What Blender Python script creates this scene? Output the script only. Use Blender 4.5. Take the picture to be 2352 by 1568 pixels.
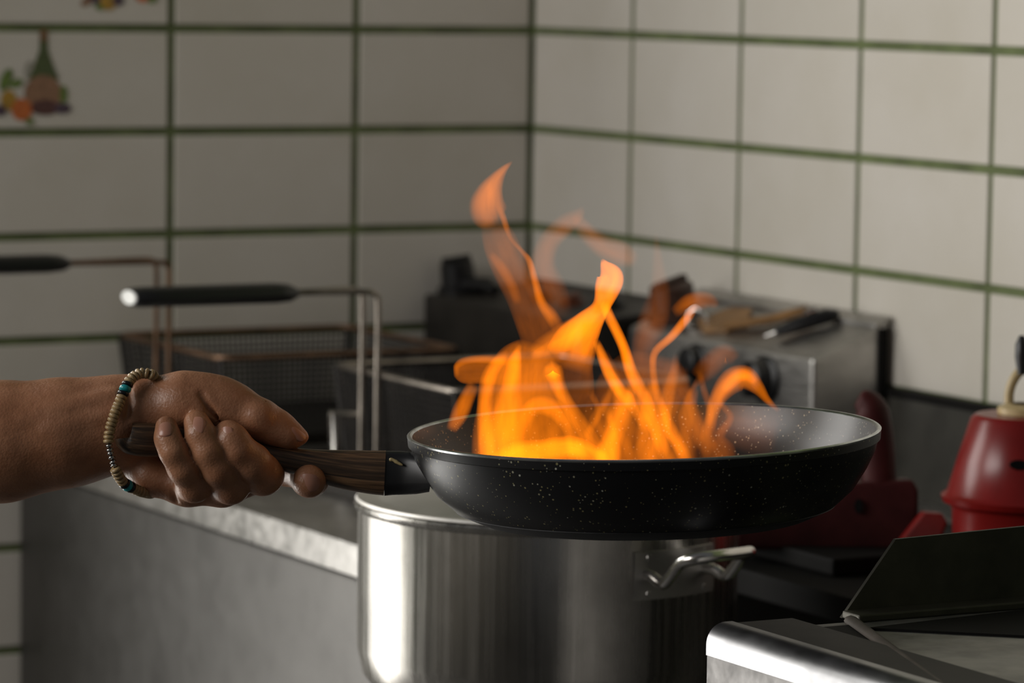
import bpy, bmesh, math, random
import numpy as np
from mathutils import Vector, Matrix

random.seed(7)
sc = bpy.context.scene
COL = sc.collection
for o in list(bpy.data.objects):
    bpy.data.objects.remove(o, do_unlink=True)

# ------------------------------------------------------------------ camera
FPX = 8722.35
CAM = np.array([-1.87319644, -3.40794062, 1.31094689])
YAW, PIT, ROL = 0.498211357, 0.0973741981, 0.0143531286
FWD = np.array([math.sin(YAW)*math.cos(PIT), math.cos(YAW)*math.cos(PIT), -math.sin(PIT)])
_R = np.array([math.cos(YAW), -math.sin(YAW), 0.0]); _U = np.cross(_R, FWD)
RGT = math.cos(ROL)*_R + math.sin(ROL)*_U
UPV = -math.sin(ROL)*_R + math.cos(ROL)*_U
cam_data = bpy.data.cameras.new('camera')
cam = bpy.data.objects.new('camera', cam_data); COL.objects.link(cam)
m = Matrix.Identity(4)
for i in range(3):
    m[i][0] = RGT[i]; m[i][1] = UPV[i]; m[i][2] = -FWD[i]; m[i][3] = CAM[i]
cam.matrix_world = m
cam_data.sensor_fit = 'HORIZONTAL'; cam_data.sensor_width = 36.0
cam_data.lens = FPX/2352*36.0
cam_data.clip_start = 0.05
cam_data.dof.use_dof = True
cam_data.dof.focus_distance = 2.16
cam_data.dof.aperture_fstop = (cam_data.lens/1000)/0.0128
sc.camera = cam

# ------------------------------------------------------------------ light
w = bpy.data.worlds.new('room_fill'); sc.world = w; w.use_nodes = True
bg = w.node_tree.nodes['Background']
bg.inputs[0].default_value = (0.95, 0.97, 1.0, 1)
bg.inputs[1].default_value = 0.07
def area(name, loc, target, sx, sy, power, color):
    d = bpy.data.lights.new(name, 'AREA'); d.shape = 'RECTANGLE'
    d.size = sx; d.size_y = sy; d.energy = power; d.color = color
    o = bpy.data.objects.new(name, d); COL.objects.link(o); o.location = loc
    o.rotation_euler = (Vector(target)-Vector(loc)).to_track_quat('-Z', 'Y').to_euler()
    return o
# daylight through the open doorway in the tiled wall, left of the frame, and through a high window in the far left wall
area('doorway_daylight', (-1.70, 0.11, 1.12), (-1.70, -1.0, 1.12), 1.22, 2.16, 46.0, (1.0, 0.975, 0.925))
area('window_daylight', (-3.34, -1.02, 2.05), (-2.0, -1.02, 1.95), 1.55, 1.1, 40.0, (1.0, 0.97, 0.93))
sc.view_settings.view_transform = 'Standard'
sc.view_settings.look = 'None'
sc.view_settings.gamma = 1.0
sc.view_settings.use_curve_mapping = False
sc.view_settings.exposure = 0.0
sc.cycles.transparent_max_bounces = 64
sc.cycles.max_bounces = 8
sc.cycles.sample_clamp_indirect = 4.0

# ------------------------------------------------------------------ helpers
def at(px, py, d):
    """point seen at pixel (px, py), d metres in front of the camera"""
    return CAM + (FWD + RGT*(px-1176)/FPX - UPV*(py-784)/FPX)*d
DH = 2.2                                   # depth of the pan handle
def HL(px, py, t=0.0):                     # t: millimetres nearer than the handle
    return at(px, py, DH - t/1000.0)

def tag(o, label=None, cat=None, group=None, kind=None):
    if label: o['label'] = label
    if cat: o['category'] = cat
    if group: o['group'] = group
    if kind: o['kind'] = kind
    return o
def empty(name, loc=(0, 0, 0), label=None, cat=None, group=None):
    o = bpy.data.objects.new(name, None); COL.objects.link(o)
    o.location = tuple(loc); o.empty_display_size = .02
    return tag(o, label, cat, group)

class MB:
    def __init__(s): s.v = []; s.f = []
    def add(s, vs, fs):
        b = len(s.v); s.v += [tuple(float(c) for c in p) for p in vs]
        s.f += [tuple(b+i for i in f) for f in fs]; return s
    def box(s, a, b):
        (x0, y0, z0), (x1, y1, z1) = a, b
        vs = [(x0,y0,z0),(x1,y0,z0),(x1,y1,z0),(x0,y1,z0),(x0,y0,z1),(x1,y0,z1),(x1,y1,z1),(x0,y1,z1)]
        return s.add(vs, [(0,3,2,1),(4,5,6,7),(0,1,5,4),(1,2,6,5),(2,3,7,6),(3,0,4,7)])
    def prism(s, prof, ax, a, b):
        """profile (2D, closed) extruded along axis ax from a to b"""
        n = len(prof); vs = []
        for h in (a, b):
            for p, q in prof:
                vs.append((h,p,q) if ax == 0 else (p,h,q) if ax == 1 else (p,q,h))
        fs = [tuple(range(n))[::-1], tuple(range(n, 2*n))]
        fs += [(i, (i+1) % n, n+(i+1) % n, n+i) for i in range(n)]
        return s.add(vs, fs)
    def tube(s, pts, rad, n=10, closed=False, cap=True, sq=(1, 1)):
        P = [np.array(p, float) for p in pts]; N = len(P)
        rads = rad if hasattr(rad, '__len__') else [rad]*N
        T = []
        for i in range(N):
            a = P[(i-1) % N] if (closed or i > 0) else P[i]
            b = P[(i+1) % N] if (closed or i < N-1) else P[i]
            t = b-a; T.append(t/(np.linalg.norm(t)+1e-12))
        ref = np.array([0, 0, 1.0]) if abs(T[0][2]) < .9 else np.array([1.0, 0, 0])
        u = np.cross(T[0], ref); u /= np.linalg.norm(u)
        vs = []
        for i in range(N):
            u = u - T[i]*(u@T[i]); u /= np.linalg.norm(u); v = np.cross(T[i], u)
            for k in range(n):
                a = 2*math.pi*k/n
                vs.append(P[i] + rads[i]*(math.cos(a)*u*sq[0] + math.sin(a)*v*sq[1]))
        fs = []
        for i in range(N if closed else N-1):
            j = (i+1) % N
            for k in range(n):
                fs.append((i*n+k, i*n+(k+1) % n, j*n+(k+1) % n, j*n+k))
        if cap and not closed:
            fs += [tuple(range(n))[::-1], tuple(range((N-1)*n, N*n))]
        return s.add(vs, fs)
    def lathe(s, prof, n=64, M=None, closed=False):
        M = M or Matrix.Identity(4)
        vs = []; fs = []; K = len(prof)
        for k in range(n):
            a = 2*math.pi*k/n
            for r, z in prof:
                vs.append(M @ Vector((max(r, 1e-5)*math.cos(a), max(r, 1e-5)*math.sin(a), z)))
        for k in range(n):
            k2 = (k+1) % n
            for i in range(K if closed else K-1):
                j = (i+1) % K
                fs.append((k*K+i, k2*K+i, k2*K+j, k*K+j))
        return s.add(vs, fs)
    def build(s, name, mat, parent=None, smooth=None, bevel=None, mats=None):
        me = bpy.data.meshes.new(name)
        me.from_pydata(s.v, [], s.f); me.update()
        bm = bmesh.new(); bm.from_mesh(me)
        bmesh.ops.remove_doubles(bm, verts=bm.verts, dist=1e-5)
        bmesh.ops.recalc_face_normals(bm, faces=bm.faces)
        bm.to_mesh(me); bm.free()
        o = bpy.data.objects.new(name, me); COL.objects.link(o)
        me.materials.append(mat)
        if smooth is not None:
            for p in me.polygons: p.use_smooth = True
            if smooth < 180:
                try: me.set_sharp_from_angle(angle=math.radians(smooth))
                except Exception: pass
        if bevel:
            b = o.modifiers.new('bevel', 'BEVEL'); b.width = bevel; b.segments = 2; b.limit_method = 'ANGLE'
            b.angle_limit = math.radians(40)
        if parent: attach(o, parent)
        return o
def attach(o, parent):
    o.parent = parent
    o.matrix_parent_inverse = parent_world(parent).inverted()
def parent_world(p):
    mm = p.matrix_basis.copy()
    if p.parent: mm = parent_world(p.parent) @ p.matrix_parent_inverse @ mm
    return mm
def smooth_path(pts, n, closed=False):
    P = [np.array(p, float) for p in pts]; N = len(P); out = []
    segs = N if closed else N-1
    for i in range(n):
        t = i*segs/(n if closed else n-1); k = min(int(t), segs-1); f = t-k
        g = (lambda j: P[j % N]) if closed else (lambda j: P[min(max(j, 0), N-1)])
        a, b, c, d = g(k-1), g(k), g(k+1), g(k+2)
        out.append(.5*((2*b)+(c-a)*f+(2*a-5*b+4*c-d)*f*f+(3*b-a-3*c+d)*f**3))
    return out

# ------------------------------------------------------------------ materials
class NT:
    def __init__(s, name):
        s.m = bpy.data.materials.new(name); s.m.use_nodes = True
        s.t = s.m.node_tree; s.n = s.t.nodes; s.b = s.n['Principled BSDF']
    def new(s, typ, **kw):
        nd = s.n.new(typ)
        for k, v in kw.items():
            if k in nd.inputs: nd.inputs[k].default_value = v
            else: setattr(nd, k, v)
        return nd
    def link(s, a, b): s.t.links.new(a, b)
    def coord(s, scale=(1, 1, 1), out='Object'):
        c = s.new('ShaderNodeTexCoord'); mp = s.new('ShaderNodeMapping')
        mp.inputs['Scale'].default_value = scale
        s.link(c.outputs[out], mp.inputs[0]); return mp.outputs[0]
    def noise(s, vec, scale, detail=3, rough=.5):
        nd = s.new('ShaderNodeTexNoise'); nd.inputs['Scale'].default_value = scale
        nd.inputs['Detail'].default_value = detail; nd.inputs['Roughness'].default_value = rough
        s.link(vec, nd.inputs['Vector']); return nd.outputs['Fac']
    def ramp(s, fac, stops):
        nd = s.new('ShaderNodeValToRGB'); cr = nd.color_ramp
        cr.elements[0].position = stops[0][0]; cr.elements[0].color = (*stops[0][1], 1)
        cr.elements[1].position = stops[-1][0]; cr.elements[1].color = (*stops[-1][1], 1)
        for p, c in stops[1:-1]:
            e = cr.elements.new(p); e.color = (*c, 1)
        s.link(fac, nd.inputs[0]); return nd.outputs[0]
    def bump(s, fac, strength=.3, dist=.001):
        nd = s.new('ShaderNodeBump'); nd.inputs['Strength'].default_value = strength
        nd.inputs['Distance'].default_value = dist
        s.link(fac, nd.inputs['Height']); s.link(nd.outputs[0], s.b.inputs['Normal'])
    def set(s, **kw):
        for k, v in kw.items():
            s.b.inputs[k.replace('_', ' ')].default_value = (*v, 1) if isinstance(v, tuple) and len(v) == 3 else v
        return s
def g(v): return (v, v, v)
def simple(name, col, rough=.5, metal=0.0, var=.12, scale=40, bump=0):
    t = NT(name); t.set(Roughness=rough, Metallic=metal)
    n = t.noise(t.coord(), scale, 4)
    lo = tuple(c*(1-var) for c in col); hi = tuple(min(1, c*(1+var)) for c in col)
    t.link(t.ramp(n, [(.3, lo), (.7, hi)]), t.b.inputs['Base Color'])
    if bump: t.bump(n, bump)
    return t.m
def steel(name, base=.55, tint=(1, .97, .93), rough=(.25, .45), stretch=(3, 3, 60), scale=8, smudge=.35):
    t = NT(name); t.set(Metallic=1.0)
    n1 = t.noise(t.coord(stretch), scale, 5, .6); n2 = t.noise(t.coord(), 14, 4, .6)
    c = [tuple(base*k*x for x in tint) for k in (1-smudge, 1.0, 1+smudge*.5)]
    t.link(t.ramp(n2, [(.3, c[0]), (.5, c[1]), (.72, c[2])]), t.b.inputs['Base Color'])
    t.link(t.ramp(n1, [(.3, g(rough[0])), (.7, g(rough[1]))]), t.b.inputs['Roughness'])
    t.bump(n1, .08, .0004)
    return t.m

def tile_mat(name, c):
    t = NT(name); t.set(Roughness=.38, Specular_IOR_Level=.4)
    geo = t.new('ShaderNodeNewGeometry')
    n = t.noise(geo.outputs['Position'], 6, 5, .6)
    n2 = t.noise(geo.outputs['Position'], 90, 2)
    col = t.ramp(n, [(.3, tuple(x*y for x, y in zip(c, (.90, .89, .85)))), (.68, c)])
    mx = t.new('ShaderNodeMixRGB', blend_type='MULTIPLY'); mx.inputs[0].default_value = 1
    oi = t.new('ShaderNodeObjectInfo')
    t.link(col, mx.inputs[1]); t.link(t.ramp(oi.outputs['Random'], [(0, (.94, .94, .93)), (1, (1, 1, 1))]), mx.inputs[2])
    t.link(mx.outputs[0], t.b.inputs['Base Color'])
    t.bump(n2, .05, .0005)
    return t.m
M_TILE = tile_mat('glazed_cream_tile', (.70, .662, .605))
M_GROUT = simple('mossy_grout', (.125, .155, .065), .9, var=.3, scale=25)
M_PLASTER = simple('plaster', (.30, .28, .25), .8)
M_FLOOR = simple('dark_floor', (.035, .033, .031), .6)
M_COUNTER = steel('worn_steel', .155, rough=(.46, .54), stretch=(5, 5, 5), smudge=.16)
M_TOPSTEEL = steel('scuffed_top_steel', .50, rough=(.30, .45), stretch=(12, 12, 12), smudge=.3)
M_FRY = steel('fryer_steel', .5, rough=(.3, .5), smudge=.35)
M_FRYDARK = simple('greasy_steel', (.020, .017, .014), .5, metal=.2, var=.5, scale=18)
M_OIL = simple('used_oil', (.02, .012, .005), .15)
M_BLACK = simple('black_plastic', (.006, .006, .007), .38)
M_WIRE = simple('basket_wire', (.30, .265, .23), .38, metal=1.0, var=.3)
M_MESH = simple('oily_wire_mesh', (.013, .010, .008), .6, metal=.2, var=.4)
M_RUST = simple('browned_wire', (.20, .12, .075), .5, metal=.8, var=.4)
M_POT = steel('brushed_pot_steel', .42, tint=(1, .96, .89), rough=(.2, .34), stretch=(60, 60, 1.5), scale=3, smudge=.22)
M_PLATE = steel('handle_plate_steel', .42, rough=(.34, .5), stretch=(1, 1, 1), smudge=.3)
M_POTLID = steel('polished_lid_steel', .78, tint=(1, .97, .92), rough=(.42, .5), stretch=(1, 1, 1), smudge=.2)
M_CHROME = steel('bright_steel', .72, rough=(.14, .24), smudge=.15)
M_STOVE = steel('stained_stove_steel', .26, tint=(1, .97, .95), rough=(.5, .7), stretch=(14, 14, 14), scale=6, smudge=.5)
M_EDGE = steel('highlit_edge_steel', .42, tint=(.97, .97, 1), rough=(.30, .42), stretch=(14, 6, 14), scale=6, smudge=.3)  # paler and smoother than the stove body; bevel highlight put into the colour
M_LEDGE = simple('dark_ledge', (.016, .013, .011), .6, var=.4)  # near-black ledge colour with random variation
M_GUARD = simple('sooty_guard_steel', (.085, .08, .062), .55, metal=.5, var=.25)
M_IRON = simple('cast_iron', (.007, .0065, .006), .7)
M_RED = simple('red_enamel', (.17, .006, .005), .28, var=.15)
M_MAROON = simple('maroon_paint', (.045, .010, .010), .5, var=.3)
M_CREAM = simple('cream_plastic', (.45, .34, .17), .4)
M_SPLASH = simple('dark_backsplash', (.036, .034, .028), .5, var=.25)  # dark grey-green all over, slight random variation
M_HOLE = simple('dark_opening', (.004, .004, .004), .8)
for m_ in (M_IRON, M_HOLE, M_MAROON): m_.node_tree.nodes['Principled BSDF'].inputs['Specular IOR Level'].default_value = .12

def spot_mat(name, base, rough, specks, col=(.26, .23, .11), spec=.5):
    """black nonstick coating with pale and gold flecks"""
    t = NT(name); t.set(Roughness=rough, Specular_IOR_Level=spec)
    v = t.new('ShaderNodeTexVoronoi'); v.inputs['Scale'].default_value = specks
    c = t.coord(); t.link(c, v.inputs['Vector'])
    wn = t.new('ShaderNodeSeparateColor'); t.link(v.outputs['Color'], wn.inputs[0])
    n = t.noise(c, 26, 3)
    th = t.new('ShaderNodeMath', operation='MULTIPLY'); t.link(wn.outputs[0], th.inputs[0]); th.inputs[1].default_value = .36
    thn = t.new('ShaderNodeMath', operation='MULTIPLY'); t.link(th.outputs[0], thn.inputs[0]); t.link(n, thn.inputs[1])
    thn2 = t.new('ShaderNodeMath', operation='MULTIPLY'); t.link(thn.outputs[0], thn2.inputs[0]); thn2.inputs[1].default_value = 1.7
    lt = t.new('ShaderNodeMath', operation='LESS_THAN'); t.link(v.outputs['Distance'], lt.inputs[0]); t.link(thn2.outputs[0], lt.inputs[1])
    pick = t.new('ShaderNodeMath', operation='GREATER_THAN'); t.link(wn.outputs[1], pick.inputs[0]); pick.inputs[1].default_value = .55
    fm = t.new('ShaderNodeMath', operation='MULTIPLY'); t.link(lt.outputs[0], fm.inputs[0]); t.link(pick.outputs[0], fm.inputs[1])
    mx = t.new('ShaderNodeMixRGB'); t.link(fm.outputs[0], mx.inputs[0])
    mx.inputs[1].default_value = (*base, 1)
    t.link(t.ramp(wn.outputs[2], [(0, col), (.7, tuple(c*.7 for c in col)), (1, (.42, .42, .36))]), mx.inputs[2])
    t.link(mx.outputs[0], t.b.inputs['Base Color'])
    t.bump(n, .1, .0005)
    return t.m
M_PANOUT = spot_mat('speckled_pan_outside', (.007, .007, .008), .36, 520, spec=.32)
M_PANIN = spot_mat('speckled_pan_inside', (.013, .011, .010), .34, 600, (.36, .31, .22))
M_RIM = simple('worn_bare_rim', (.55, .57, .58), .25, metal=1.0, var=.3, scale=60)
M_BASE = simple('scuffed_pan_base', (.022, .022, .024), .6, metal=.6, var=.3)

def wood_mat():
    t = NT('dark_striped_wood'); t.set(Roughness=.42)
    at_ = t.new('ShaderNodeAttribute'); at_.attribute_name = 'grain'
    mp = t.new('ShaderNodeMapping'); mp.inputs['Scale'].default_value = (6, 380, 380)
    t.link(at_.outputs['Vector'], mp.inputs[0])
    n = t.noise(mp.outputs[0], 1.0, 4, .6)
    t.link(t.ramp(n, [(.36, (.012, .007, .004)), (.5, (.062, .034, .017)), (.66, (.19, .105, .052))]), t.b.inputs['Base Color'])
    t.bump(n, .5, .0006)
    return t.m
M_WOOD = wood_mat()

def skin_mat():
    t = NT('skin'); t.set(Specular_IOR_Level=.5, Subsurface_Weight=.08, Subsurface_Scale=.004)
    t.b.inputs['Subsurface Radius'].default_value = (1, .35, .2)
    c = t.coord()
    n = t.noise(c, 45, 5, .6)
    t.link(t.ramp(n, [(.3, (.255, .108, .052)), (.5, (.345, .155, .08)), (.72, (.42, .20, .108))]), t.b.inputs['Base Color'])
    n3 = t.noise(c, 16, 3)
    t.link(t.ramp(n3, [(.35, g(.30)), (.65, g(.50))]), t.b.inputs['Roughness'])
    mp = t.coord((1, 1, 1)); v = t.new('ShaderNodeTexVoronoi'); v.inputs['Scale'].default_value = 650
    t.link(mp, v.inputs['Vector'])
    n2 = t.noise(c, 130, 6, .7)
    ad = t.new('ShaderNodeMath', operation='MULTIPLY_ADD'); ad.inputs[1].default_value = .25
    t.link(v.outputs['Distance'], ad.inputs[0]); t.link(n2, ad.inputs[2])
    t.bump(ad.outputs[0], .5, .0010)
    return t.m
M_SKIN = skin_mat()
M_NAIL = simple('nail', (.40, .19, .13), .32, var=.08)

# ------------------------------------------------------------------ room
TW, TH, GAP = .2, .0998545, .0062
ZT = 1.25                                  # height of one horizontal joint
GB = .0024                                  # joints lie this far behind the glaze
wl = MB()
# tiled wall behind, with the doorway left of the frame
wl.box((-1.03, GB, 0), (.15, .16, 2.7)); wl.box((-2.34, GB, 2.26), (-1.03, .16, 2.7)); wl.box((-3.55, GB, 0), (-2.34, .16, 2.7))
wall_back = tag(wl.build('wall_back', M_GROUT), kind='structure')
wr = MB(); wr.box((GB, -4.0, 0), (.16, GB, 2.7))
wall_right = tag(wr.build('wall_right', M_GROUT), kind='structure')
wf = MB()
wf.box((-3.55, -4.0, 0), (-3.40, GB, .95)); wf.box((-3.55, -4.0, 2.65), (-3.40, GB, 2.70))
wf.box((-3.55, -4.0, .95), (-3.40, -1.84, 2.65)); wf.box((-3.55, -.20, .95), (-3.40, GB, 2.65))
tag(wf.build('wall_left', M_PLASTER), kind='structure')
fl = MB(); fl.box((-3.55, -4.4, -.05), (.16, .16, 0))
tag(fl.build('floor', M_FLOOR), kind='structure')
wf = MB()
for a, b in (((-2.40, -.012, 0), (-2.34, .02, 2.32)), ((-1.09, -.012, 0), (-1.03, .02, 2.32)), ((-2.34, -.012, 2.26), (-1.09, .02, 2.32))):
    wf.box(a, b)
tag(wf.build('door_1', M_PLASTER, bevel=.004), kind='structure')
wf = MB()
for a, b in (((-3.45, -1.84, .95), (-3.38, -.20, 1.0)), ((-3.45, -1.84, 2.60), (-3.38, -.20, 2.65)), ((-3.45, -1.84, 1.0), (-3.38, -1.80, 2.60)),
             ((-3.45, -.24, 1.0), (-3.38, -.20, 2.60)), ((-3.44, -1.04, 1.0), (-3.39, -1.00, 2.60))):
    wf.box(a, b)
tag(wf.build('window_1', M_PLASTER, bevel=.004), kind='structure')

def tile_mesh(sx, sy, sz):
    t = MB(); t.box((-sx/2, -sy/2, -sz/2), (sx/2, sy/2, sz/2))
    return t
tl = tile_mesh(TW-.0082, .0044, TH-.0084).build('tile', M_TILE, wall_back, bevel=.0010)
tr = tile_mesh(.0044, TW-.0066, TH-.0078).build('tile', M_TILE, wall_right, bevel=.0010)
rt = random.Random(3)
def put_tile(src, loc, parent, first):
    o = src if first else src.copy()
    if not first: COL.objects.link(o)
    attach(o, parent); o.location = loc
    return o
left_tiles = {}
k = 0
for i in range(4):
    for j in range(-12, 4):
        z = ZT + (j+.5)*TH
        loc = (-(i+.5)*TW, .0024+rt.uniform(-.0003, .0003), z)
        left_tiles[(i, j)] = put_tile(tl, loc, wall_back, k == 0); k += 1
k = 0
for i in range(9):
    for j in range(-6, 4):
        put_tile(tr, (.0024+rt.uniform(-.0003, .0003), -(i+.5)*TW, ZT+(j+.5)*TH), wall_right, k == 0); k += 1

# prints on two tiles: a wicker bottle with fruit, and a bunch of fruit
def printed(parent, x, z, shapes):
    """flat printed shapes on the glaze, at (x, z) on the back wall"""
    me = bpy.data.meshes.new('printed_motif'); V = []; Fc = []; mi = []
    mats = []
    for q, (col, pts) in enumerate(shapes):
        b = len(V); V += [(x+p[0], -.0006-.00004*q, z+p[1]) for p in pts]; Fc.append(tuple(range(b, b+len(pts))))
        mm = PRINT[col]
        if mm not in mats: mats.append(mm)
        mi.append(mats.index(mm))
    me.from_pydata(V, [], Fc); me.update()
    for mm in mats: me.materials.append(mm)
    for p, i_ in zip(me.polygons, mi): p.material_index = i_
    o = bpy.data.objects.new('printed_motif', me); COL.objects.link(o); attach(o, parent)
PRINT = {n: simple('print_'+n, c, .45, var=.3, scale=200) for n, c in dict(
    glass=(.075, .10, .035), neck=(.19, .10, .04), wicker=(.28, .15, .085), base=(.10, .04, .035), lemon=(.42, .24, .03),
    orange=(.55, .14, .03), leaf=(.13, .20, .04), plum=(.08, .05, .075), line=(.36, .34, .29)).items()}
def ell(cx, cz, rx, rz, n=14, rot=0):
    return [(cx+rx*math.cos(a)*math.cos(rot)-rz*math.sin(a)*math.sin(rot), cz+rx*math.cos(a)*math.sin(rot)+rz*math.sin(a)*math.cos(rot))
            for a in [2*math.pi*i/n for i in range(n)]]
mm_ = 1/2250.0
printed(left_tiles[(2, -1)], -.533, 1.1945, [
    ('line', ell(-30*mm_, 32*mm_, 14*mm_, 22*mm_)), 
    ('glass', [(x*mm_, y*mm_) for x, y in ((-9, 118), (9, 118), (10, 78), (24, 40), (36, 14), (-36, 14), (-24, 40), (-10, 78))]),
    ('neck', [(x*mm_, y*mm_) for x, y in ((-9, 122), (9, 122), (9, 96), (-9, 96))]),
    ('wicker', ell(-1*mm_, -16*mm_, 44*mm_, 40*mm_)), ('base', ell(4*mm_, -46*mm_, 36*mm_, 17*mm_)),
    ('leaf', ell(46*mm_, -18*mm_, 9*mm_, 20*mm_)), ('plum', ell(44*mm_, -48*mm_, 20*mm_, 12*mm_)),
    ('leaf', ell(-86*mm_, 14*mm_, 12*mm_, 26*mm_, rot=-.4)), ('leaf', ell(-62*mm_, 6*mm_, 16*mm_, 9*mm_, rot=.4)),
    ('lemon', ell(-80*mm_, -30*mm_, 18*mm_, 22*mm_)), ('plum', ell(-100*mm_, -52*mm_, 16*mm_, 12*mm_)),
    ('orange', ell(-50*mm_, -50*mm_, 24*mm_, 24*mm_)), ('leaf', ell(-32*mm_, -76*mm_, 9*mm_, 8*mm_))])
printed(left_tiles[(2, 0)], -.470, 1.274, [
    ('plum', ell(-26*mm_, 16*mm_, 22*mm_, 18*mm_)), ('wicker', ell(-44*mm_, 2*mm_, 14*mm_, 8*mm_, rot=.5)),
    ('leaf', ell(-10*mm_, -8*mm_, 14*mm_, 8*mm_)), ('lemon', ell(8*mm_, 8*mm_, 20*mm_, 24*mm_)),
    ('plum', ell(30*mm_, 6*mm_, 14*mm_, 12*mm_)), ('orange', ell(88*mm_, 20*mm_, 20*mm_, 18*mm_)), ('leaf', ell(110*mm_, 12*mm_, 12*mm_, 12*mm_))])

# ------------------------------------------------------------------ counter with the fryers
CX, CZ = -.565, .86                         # front edge and top of the counter
ct = empty('steel_counter', (-.28, -.45, 0), 'long stainless steel counter with plain front panel under the fryers', 'counter')
p = MB()
pf = [(CX+.004, CZ), (CX+.0012, CZ-.0012), (CX, CZ-.004), (CX, CZ-.026), (CX+.01, CZ-.03), (-.0115, CZ-.03), (-.0115, CZ)]
p.prism(pf, 1, -.92, -.002); p.build('worktop', M_TOPSTEEL, ct, smooth=40)
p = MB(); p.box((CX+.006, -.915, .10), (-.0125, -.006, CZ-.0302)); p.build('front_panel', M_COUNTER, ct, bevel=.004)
p = MB(); p.box((CX+.05, -.90, 0), (-.05, -.02, .10)); p.build('plinth', M_IRON, ct)

def fryer(y0, y1, xh, ztop, mat, label, rise):
    """fryer set in the counter: low tank with oil in front, control head against the wall"""
    root = empty('deep_fryer', ((-.46+0)/2, (y0+y1)/2, CZ), label, 'fryer', 'deep fryers on the counter')
    x0 = -.465
    t = MB()
    for a, b in (((x0, y0, CZ), (x0+.012, y1, CZ+.022)), ((xh-.012, y0, CZ), (xh, y1, CZ+.022)),
                 ((x0+.012, y0, CZ), (xh-.012, y0+.012, CZ+.022)), ((x0+.012, y1-.012, CZ), (xh-.012, y1, CZ+.022))):
        t.box(a, b)
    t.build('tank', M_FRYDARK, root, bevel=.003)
    o = MB(); o.box((x0+.012, y0+.012, CZ), (xh-.012, y1-.012, CZ+.006)); o.build('oil', M_OIL, root)
    h = MB()
    zb = ztop+rise
    h.prism([(xh, CZ), (xh, ztop), (-.004, zb), (-.004, CZ)], 1, y0, y1)
    hd = h.build('control_head', mat, root, bevel=.0035)
    e = MB(); e.prism([(-.020, zb-.007), (-.003, zb-.0006), (-.003, zb+.004), (-.020, zb-.002)], 1, y0-.001, y1)
    e.build('top_lip', mat, hd, bevel=.001)
    s = MB(); s.box((-.0155, y0-.0035, CZ), (-.0075, y0-.0002, zb-.006)); s.build('corner_seam', M_IRON, hd)
    return root, hd
frA, headA = fryer(-.662, -.345, -.083, .980, M_FRY, 'deep fryer nearer the flames with bright steel control head', .031)
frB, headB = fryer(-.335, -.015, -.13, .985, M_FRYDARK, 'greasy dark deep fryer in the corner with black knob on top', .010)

def knob(parent, base, axis, r, h, mat=M_BLACK, name='knob', wing=True):
    M = Vector(axis).normalized().to_track_quat('Z', 'Y').to_matrix().to_4x4(); M.translation = Vector(base)
    k = MB(); k.lathe([(0, 0), (r*1.12, 0), (r*1.12, h*.16), (r*.9, h*.26), (r*.86, h*.93), (r*.74, h), (0, h)], 28, M)
    o = k.build(name, mat, parent, smooth=40)
    if wing:
        q = MB(); q.box((-r*.16, -r*.8, h*.98), (r*.16, r*.8, h*1.16))
        q.v = [tuple(M @ Vector(v)) for v in q.v]; q.build('pointer', mat, o, bevel=.001)
    return o
def slope_pt(xh, ztop, x, y):
    return (x, y, ztop + (.031 if xh > -.1 else .010)*(x-xh)/(-.004-xh))
UPA = (-.36, 0, .93)
# black knob on the far head, with its lever; small brown pilot knobs
kb = slope_pt(-.13, .985, -.095, -.026)
b = knob(headB, kb, (-.12, 0, 1), .0195, .031)
q = MB(); q.tube([(kb[0], kb[1], kb[2]+.006), (kb[0]+.005, kb[1]-.05, kb[2]+.010), (kb[0]+.006, kb[1]-.066, kb[2]+.006)], [.010, .008, .005], 10)
q.build('lever', M_BLACK, b, smooth=60)
M_BROWNK = simple('brown_bakelite', (.10, .028, .012), .35)
for yy in (-.155, -.215):
    knob(headB, slope_pt(-.13, .985, -.070, yy), UPA, .012, .010, M_BROWNK, 'pilot_knob', False)
knob(headB, slope_pt(-.13, .985, -.06, -.268), UPA, .016, .012, M_BLACK, 'knob', False)
# knobs on the near head
knob(headA, slope_pt(-.083, .980, -.052, -.378), (-.20, -.05, .95), .0240, .031, simple('brown_knob', (.05, .022, .014), .4), 'knob')
knob(headA, (-.083, -.588, .955), (-1, 0, .05), .019, .020)
knob(headA, (-.083, -.47, .958), (-1, 0, .05), .016, .014)
# things left on the sloping top
sp = empty('wooden_spatula', slope_pt(-.083, .980, -.05, -.52), 'brown wooden spatula lying on the near fryer head', 'spatula')
def on_slope(x, y, up=0): 
    a = slope_pt(-.083, .980, x, y); return (a[0], a[1], a[2]+up+.0008)
M_SPAT = simple('oiled_wood', (.24, .125, .045), .5, var=.35, scale=60)
q = MB(); q.tube([on_slope(-.066, -.49, .006), on_slope(-.046, -.53, .006), on_slope(-.022, -.558, .007)], [.006, .0065, .007], 8, sq=(1.1, .7))
q.build('handle', M_SPAT, sp, smooth=50)
bl = [(-.074, -.463), (-.060, -.432), (-.030, -.445), (-.028, -.475), (-.050, -.50), (-.068, -.495)]
q = MB(); n = len(bl)
q.add([on_slope(a, b_) for a, b_ in bl]+[on_slope(a, b_, .005) for a, b_ in bl],
      [tuple(range(n))[::-1], tuple(range(n, 2*n))]+[(i, (i+1) % n, n+(i+1) % n, n+i) for i in range(n)])
q.build('blade', M_SPAT, sp, bevel=.001)
lg = empty('gas_lighter', on_slope(-.045, -.585), 'small black lighter with shiny tip beside the wooden spatula', 'lighter')
q = MB(); q.tube([on_slope(-.066, -.575, .0075), on_slope(-.05, -.585, .0085), on_slope(-.028, -.60, .0085), on_slope(-.020, -.606, .0075)], [.005, .0085, .0085, .004], 10, sq=(1.2, .8))
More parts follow.
